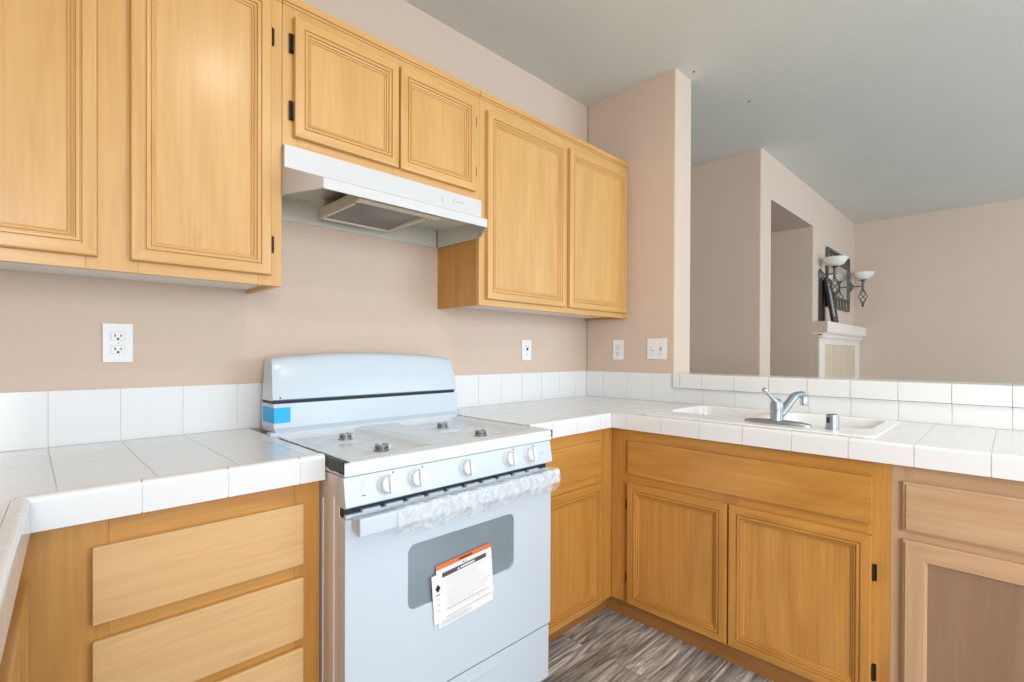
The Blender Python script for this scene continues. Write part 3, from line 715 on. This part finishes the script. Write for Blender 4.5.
def film(u, v):
    x = -1.815+.632*u
    path = [(-.742, .783), (-.757, .7845), (-.772, .7845), (-.780, .776), (-.7805, .757), (-.7795, .735), (-.774, .722), (-.766, .712)]
    q = v*(len(path)-1); i = min(int(q), len(path)-2); f = q-i
    y = path[i][0]*(1-f)+path[i+1][0]*f; z = path[i][1]*(1-f)+path[i+1][1]*f
    hang = smooth(.6, 1, v)
    z += hang*(-.006*math.sin(u*math.pi)*(1-u)+.008*noise.noise((u*14, 2, 0))) ; k = noise.noise((x*70, v*4, 3)); k2 = noise.noise((x*24, v*9, 7))
    y -= .0020+.0011*k+.0012*k2+hang*.003*noise.noise((u*22, v*3, 8))
    return (x+.002*k2, y, z+.0014*k2*(1-hang))
o = MB().grid(film, 150, 36, FILM).build('plastic_film'); tag(o, 'crinkled clear plastic film wrapped over the oven door handle', 'plastic film')
md = o.modifiers.new('thickness', 'SOLIDIFY'); md.thickness = .0003
def leaflet(x0, x1, z0, z1, y, kind, label, tilt):
    W, H = x1-x0, z1-z0; c = ((x0+x1)/2, y, (z0+z1)/2)
    b = MB(); b.box(-W/2, W/2, 0, .0006, -H/2, H/2, PAPER)
    q = lambda a, a1, h0, h1, m: b.box(-W/2+W*a, -W/2+W*a1, -.0003, .0002, H/2-H*h1, H/2-H*h0, m)
    rnd = random.Random(kind == 'a')
    if kind == 'a':
        q(0, 1, 0, .075, ORANGE); a = .40
        for k in range(9): q(a, a+.020, .022, .055, DKGREY); a += .026
        q(.46, .475, .095, .15, DKGREY); q(.48, .50, .11, .15, DKGREY); q(.515, .53, .10, .15, DKGREY)
        q(.965, 1, .33, .40, ORANGE); q(.97, 1, .57, .62, ORANGE)
        for k in range(4): q(.04, .50+.1*rnd.random(), .90+.022*k, .907+.022*k, GREYPR)
    else:
        q(.16, .90, .02, .115, DKGREY)
        b.prism([(-W/2+W*.405, H/2-H*.095), (-W/2+W*.445, H/2-H*.095), (-W/2+W*.425, H/2-H*.045)], 'y', -.0006, -.0002, PAPER)
        a = .46
        for k in range(7): b.box(-W/2+W*a, -W/2+W*(a+.028), -.0006, -.0002, H/2-H*.09, H/2-H*.05, PAPER); a += .034
        cx, cz = -W/2+W*.085, H/2-H*.29
        b.prism([(cx-.009, cz), (cx, cz-.012), (cx+.009, cz), (cx, cz+.012)], 'y', -.0004, .0001, BLACK)
        b.box(cx-.009, cx+.006, -.0004, .0001, cz-.020, cz-.0175, DKGREY)
        for k in range(15):
            r0 = .20+rnd.random()*.03; q(r0, .62+.33*rnd.random(), .17+.048*k, .177+.048*k, GREYPR)
        q(.20, .9, .80, .807, DKGREY); q(.20, .95, .955, .962, DKGREY)
        for k in range(3): q(.06, .10, .50+.12*k, .515+.12*k, GREYPR)
        q(.955, .99, .15, .165, ORANGE)
    b.M = Matrix.Translation(c) @ Matrix.Rotation(math.radians(tilt), 4, 'Y') @ Matrix.Translation((0, 0, 0))
    return tag(b.build('leaflet'), label, 'leaflet')
leaflet(-1.656, -1.449, .404, .585, -.7300, 'a', 'printed leaflet with an orange top band hanging on the oven door', -3.5)
leaflet(-1.673, -1.449, .424, .563, -.7325, 'b', 'printed leaflet with a black banner and diamond mark in front of the orange one', -4.5)

# ---------------------------------------------------------------- range hood
def hood():
    t = thing('range_hood', (-1.53, -.2, 1.657), 'white under-cabinet range hood above the stove', 'range hood')
    xl, xr, zb, zt = -1.9215, -1.134, 1.657, 1.809
    yA, yB = -.310, -.452; xa, xb = -1.863, -1.226
    b = MB(); T = .004
    # front panel, sloped shoulder, visor lip, angled ends
    out = [(xl, -.003), (xl, yA), (xa, yB), (xb, yB), (xr, yA), (xr, -.003)]
    tm = bmesh.new()
    lo = [tm.verts.new((x, y, zb)) for x, y in out]
    mid = [tm.verts.new((x, y, 1.687 if i in (2, 3) else 1.7405)) for i, (x, y) in enumerate(out)]
    up = [tm.verts.new((x, max(y, yA), zt)) for x, y in [(xl, -.003), (xl, yA), (xl+.0005, yA), (xr-.0005, yA), (xr, yA), (xr, -.003)]]
    m2 = [tm.verts.new((x, yA, 1.7405)) for x in (xl+.0005, xr-.0005)]
    for i in range(5): tm.faces.new((lo[i], lo[i+1], mid[i+1], mid[i]))
    tm.faces.new((mid[0], mid[1], up[1], up[0])); tm.faces.new((mid[4], mid[5], up[5], up[4]))
    tm.faces.new((mid[1], m2[0], m2[1], mid[4], up[4], up[3], up[2], up[1]))
    tm.faces.new((mid[1], mid[2], mid[3], mid[4], m2[1], m2[0])); tm.faces.new((up[0], up[1], up[2], up[3], up[4], up[5]))
    tm.faces.new((lo[0], mid[0], up[0], up[5], mid[5], lo[5]))
    bmesh.ops.recalc_face_normals(tm, faces=tm.faces); b.merge(tm, HOODW)
    # inner skin
    inn = [(xl+T, -.003-T), (xl+T, yA+.002), (xa+.003, yB+T), (xb-.003, yB+T), (xr-T, yA+.002), (xr-T, -.003-T)]
    tm = bmesh.new(); A = [tm.verts.new((x, y, zb)) for x, y in inn]; Bv = [tm.verts.new((x, y, 1.683 if i in (2, 3) else 1.735)) for i, (x, y) in enumerate(inn)]
    O = [tm.verts.new((x, y, zb)) for x, y in out]
    for i in range(6):
        j = (i+1) % 6
        tm.faces.new((A[i], A[j], Bv[j], Bv[i])); tm.faces.new((O[i], O[j], A[j], A[i]))
    tm.faces.new((Bv[0], Bv[1], Bv[2], Bv[3], Bv[4], Bv[5])); bmesh.ops.recalc_face_normals(tm, faces=tm.faces); bmesh.ops.reverse_faces(tm, faces=tm.faces)
    b.merge(tm, HOODIN)
    b.prism([(xa+.002, yB-.0005), (xb-.002, yB-.0005), (xb-.002, yB+.004), (xa+.002, yB+.004)], 'z', zb-.001, zb+.004, HOODW)
    b.box(xr-T-.0035, xr-T, -.0105, -.0075, zb+.001, 1.734, DKGREY)
    # switch marks on the front
    b.box(-1.335, -1.318, yA-.003, yA, 1.762, 1.782, HOODW, .001); b.box(-1.262, -1.225, yA-.0012, yA, 1.776, 1.779, GREYPR); b.box(-1.278, -1.275, yA-.0012, yA, 1.765, 1.785, GREYPR)
    b.build('hood_shell', t)
    # filter housing with its lip and mesh
    h = MB(); fx0, fx1, fy0, fy1 = -1.722, -1.438, -.385, -.095
    h.box(fx0, fx0+.012, fy0, fy1, zb+.004, 1.700, HOODBX, .003); h.box(fx1-.012, fx1, fy0, fy1, zb+.004, 1.700, HOODBX, .003)
    h.box(fx0+.012, fx1-.012, fy1-.012, fy1, zb+.004, 1.733, HOODBX, .003); h.box(fx0+.012, fx1-.012, fy0, fy0+.012, zb+.010, 1.700, HOODBX, .003)
    h.box(fx0-.012, fx1+.02, -.418, fy0-.001, zb+.001, zb+.010, HOODBX, .003)
    for p in ((fx0+.006, fy0+.02), (fx1-.006, fy0+.02)): h.lathe([(.004, 0), (.003, -.002), (0, -.0025)], (p[0], p[1], zb+.004), (0, 0, 1), DKGREY, 10)
    h.build('filter_housing', t)
    m = MB(); m.prism([(fy0+.012, zb+.022), (fy1-.012, zb+.009), (fy1-.012, zb+.014), (fy0+.012, zb+.027)], 'x', fx0+.012, fx1-.012, MESHM)
    o = m.build('filter_mesh', t); o['label'] = 'grey metal grease filter mesh'
hood()

# ---------------------------------------------------------------- wall plates
def duplex(M, u, v, label, group='duplex wall outlets', plug=False):
    t = MB(M).box(u-.0355, u+.0355, v-.0575, v+.0575, .0006, .006, PLATE, .002, 2).build('wall_outlet')
    tag(t, label, 'outlet', group)
    for s in (.0195, -.0195):
        b = MB(M); pts = []
        for k in range(24):
            a = k*math.pi/12; pts.append((u+max(-.0165, min(.0165, .0195*math.cos(a))), v+s+max(-.0125, min(.0125, .0175*math.sin(a)))))
        tm = bmesh.new(); A = [tm.verts.new((p[0], p[1], .005)) for p in pts]; B = [tm.verts.new((p[0], p[1], .0078)) for p in pts]
        for k in range(24): tm.faces.new((A[k], A[(k+1) % 24], B[(k+1) % 24], B[k]))
        tm.faces.new(B); bmesh.ops.recalc_face_normals(tm, faces=tm.faces); b.merge(tm, PLATE)
        tm = bmesh.new(); A = [tm.verts.new((u+(p[0]-u)*1.05, v+s+(p[1]-v-s)*1.06, .0061)) for p in pts]; tm.faces.new(A); b.merge(tm, GREYPR)
        b.box(u-.0082, u-.0056, v+s-.002, v+s+.0065, .0070, .0081, BLACK); b.box(u+.0056, u+.0082, v+s-.002, v+s+.0055, .0070, .0081, BLACK)
        b.lathe([(.0032, 0), (.0032, .0004), (0, .0004)], (u, v+s-.0075, .0078), (0, 0, 1), BLACK, 12)
        b.build('receptacle', t)
    MB(M).lathe([(.0025, 0), (.002, .001), (0, .0012)], (u, v, .006), (0, 0, 1), NICKEL, 10).build('screw', t)
    return t
duplex(BACK, -2.286, 1.2035, 'white duplex outlet on the beige wall left of the stove')
duplex(RIGHT, .235, 1.197, 'white duplex outlet on the side wall right of the corner')
def jack(M, u, v):
    t = MB(M).box(u-.0365, u+.0365, v-.055, v+.055, .0006, .006, PLATE, .002, 2).build('wall_outlet')
    tag(t, 'white outlet with one dark hole on the back wall between stove and corner', 'outlet')
    b = MB(M); b.box(u-.016, u+.016, v-.030, v+.032, .005, .0085, PLATE, .002); b.lathe([(.008, 0), (.008, .0006), (0, .0006)], (u+.002, v+.006, .0082), (0, 0, 1), BLACK, 14)
    b.box(u-.009, u-.006, v+.016, v+.025, .008, .0089, DKGREY); b.box(u+.006, u+.009, v+.016, v+.024, .008, .0089, DKGREY)
    b.lathe([(.004, 0), (.004, .0006), (0, .0006)], (u, v-.022, .0082), (0, 0, 1), GREYPR, 12); b.build('receptacle', t)
jack(BACK, -.539, 1.193)
def switches(M, u, v):
    t = MB(M).box(u-.059, u+.059, v-.0575, v+.0575, .0006, .006, PLATE, .002, 2).build('light_switch')
    tag(t, 'white double toggle switch plate on the side wall by the living room opening', 'light switch')
    for s, up in ((-.023, 1), (.023, -1)):
        MB(M).box(u+s-.005, u+s+.005, v-.012, v+.012, .005, .0072, GREYPR).box(u+s-.0038, u+s+.0038, v+up*.001-.004, v+up*.008+.003, .006, .017, PLATE, .0012).build('toggle', t)
        for z in (.030, -.030): MB(M).lathe([(.003, 0), (.0025, .001), (0, .0014)], (u+s, v+z, .006), (0, 0, 1), NICKEL, 10).build('screw', t)
switches(RIGHT, .485, 1.203)

# ---------------------------------------------------------------- living room
def fireplace():
    t = thing('fireplace', (3.6, -.6, 0), 'white fireplace mantel with tan tile surround on the far wall', 'fireplace')
    g = 2.746; r = XF-.004; yw = YE-.001
    MB().box(g, r, -.592, yw, 0, 1.366, PAINT).build('chimney_breast', t)
    b = MB(); b.box(g, g+.004, -.668, yw, 1.378, 1.480, PAINT); b.box(g+.004, r, -.669, yw, 1.378, 1.481, TRIMW, .004); b.build('mantel_shelf', t)
    b = MB(); b.prism([(-.592, 1.366), (-.633, 1.352), (-.633, 1.364), (-.652, 1.370), (-.652, 1.378), (yw, 1.378), (yw, 1.366)], 'x', g+.003, r, TRIMW); b.box(g+.004, r, -.632, -.593, 1.330, 1.352, TRIMW, .004); b.box(g+.008, r, -.612, -.593, 1.312, 1.330, TRIMW, .003); b.build('mantel_moulding', t)
    b = MB(); b.box(g+.002, 2.935, -.607, -.593, 0, 1.312, TRIMW, .003); b.box(4.215, r, -.607, -.593, 0, 1.312, TRIMW, .003); b.box(2.935, 4.215, -.607, -.593, 1.268, 1.312, TRIMW, .003); b.build('surround_trim', t)
    b = MB(); b.box(2.936, 4.214, -.598, -.593, 0, 1.267, TANG)
    xs = [2.936, 3.25, 3.575, 3.895, 4.214]; zs = [0, .275, .575, .875, 1.168, 1.267]
    for a, c in zip(xs, xs[1:]):
        for p, q in zip(zs, zs[1:]): b.box(a+.004, c-.004, -.602, -.597, p+.004, q-.004, TANT, .001)
    b.build('tile_panel', t)
fireplace()
def sconce(x, zc, label):
    y0 = YE-.001; ys = -.672
    t = thing('wall_sconce', (x, y0, zc), label, 'wall lamp', 'iron wall sconces')
    MB().lathe([(0, 0), (.060, 0), (.060, .006), (.052, .014), (.040, .018), (.022, .034), (.010, .040), (0, .042)], (x, y0, zc), (0, -1, 0), IRON, 24).build('wall_rosette', t)
    MB().tube([(x, y0-.035, zc), (x, ys+.005, zc)], .007, IRON, 10).build('arm', t)
    MB().lathe([(0, -.045), (.013, -.045), (.015, -.03), (.012, -.01), (.012, .02), (.015, .04), (.013, .055), (.034, .066), (.030, .072), (0, .072)], (x, ys, zc), (0, 0, 1), IRON, 16).build('stem', t)
    o = MB().lathe([(.018, .070), (.045, .074), (.075, .090), (.097, .120), (.108, .150), (.104, .150), (.093, .123), (.072, .096), (.044, .080), (.0, .078)], (x, ys, zc), (0, 0, 1), ALAB, 32).build('glass_bowl', t); o['label'] = 'cream alabaster glass bowl shade'
    b = MB()
    for k in range(4):
        a0 = k*math.pi/2; pts = []
        for i in range(17):
            s = i/16; a = a0+s*math.pi*1.1; r = .040*math.sin(math.pi*s)**.8*(1-.15*s)+.004; pts.append((x+r*math.cos(a), ys+r*math.sin(a), zc-.045-.150*s))
        b.tube(pts, .0042, IRON, 8)
    b.build('twisted_cage', t)
    MB().lathe([(0, .012), (.007, .010), (.012, 0), (.008, -.010), (.014, -.020), (.006, -.034), (0, -.038)], (x, ys, zc-.200), (0, 0, 1), IRON, 14).build('finial', t)
sconce(2.979, 1.939, 'iron wall sconce left of the mirror, the nearer of the pair')
sconce(4.228, 1.943, 'iron wall sconce right of the mirror beside the far corner')
def mirror():
    x0, x1, z0, z1 = 3.18, 4.13, 1.648, 2.243; ya = YE-.002
    t = thing('wall_mirror', ((x0+x1)/2, YE, z0), 'dark iron framed mirror with scrollwork hung above the fireplace mantel', 'mirror')
    b = MB(); f = .035
    for a in (x0, x1-f): b.box(a, a+f, ya-.022, ya, z0, z1, IRON, .004)
    for z in (z0, z1-f*.7, z0+.105, z1-.125): b.box(x0+f, x1-f, ya-.020, ya, z, z+f*.7, IRON, .003)
    b.build('frame', t)
    MB().box(x0+f, x1-f, ya-.008, ya-.002, z0+.128, z1-.124, MIRROR).build('mirror_glass', t)
    n = 7; w = (x1-x0-2*f)/n
    for i in range(n):
        b = MB(); cx = x0+f+w*(i+.5)
        b.tube([(cx+.040*math.cos(a), ya-.010, z1-.062+.036*math.sin(a)) for a in [k*math.pi/10 for k in range(20)]], .006, IRON, 8, closed=True)
        b.tube([(cx-.05, ya-.010, z1-.10), (cx-.02, ya-.010, z1-.075), (cx+.02, ya-.010, z1-.05), (cx+.05, ya-.010, z1-.028)], .005, IRON, 8)
        b.build('scroll', t)
        if i < n-1: MB().box(cx+w/2-.014, cx+w/2+.014, ya-.016, ya-.004, z0+.022, z0+.106, IRON, .002).build('spindle', t)
mirror()
def boards():
    t = thing('picture_frame', (3.05, -.56, 1.4815), 'dark brown framed board standing upright on the mantel against the wall', 'picture frame', 'frames leaning on the mantel')
    MB().frame(2.935, 3.075, 1.4825, 1.890, 0, [(0, 0), (0, .020), (.014, .022), (.016, .012)], BROWNB, BROWNB).box(2.949, 3.061, 1.4965, 1.876, .001, .012, BROWNB).build('frame', t)
    fr = t.children[0]; me = fr.data
    M = Matrix(((1, 0, 0, 0), (0, 0, -1, YE-.004), (0, 1, 0, 0), (0, 0, 0, 1)))
    T = Matrix.Translation(t.location); me.transform(T.inverted() @ M @ T)
    t2 = thing('picture_frame', (3.08, -.62, 1.4815), 'black framed panel leaning in front of the brown board on the mantel', 'picture frame', 'frames leaning on the mantel')
    W, H = .20, .435; an = math.atan2(.068, H)
    M2 = Matrix.Translation((2.985, -.655, 1.4835)) @ Matrix.Rotation(-an, 4, 'X') @ Matrix(((1, 0, 0, 0), (0, 0, -1, 0), (0, 1, 0, 0), (0, 0, 0, 1)))
    b = MB(M2); b.frame(0, W, 0, H, -.012, [(0, 0), (0, .022), (.02, .024), (.055, .018), (.058, .012)], BLACKF, BLACKF); b.box(.002, W-.002, .002, H-.002, -.012, -.004, BLACKF); b.build('frame', t2)
    MB(M2).box(.054, W-.054, .054, H-.054, -.004, .003, GREYF).build('picture', t2)
boards()
for x, y, lb in ((0.096, -0.641, 'small dark hook on the ceiling beside the wall end'), (0.632, -0.734, 'tiny dark hook alone on the living room ceiling')):
    o = MB().lathe([(0, 0), (.006, 0), (.005, -.002), (.002, -.003), (.002, -.008), (0, -.009)], (x, y, ZC-.0005), (0, 0, 1), IRON, 12).build('ceiling_hook', base=(x, y, ZC-.0005)); tag(o, lb, 'hook')
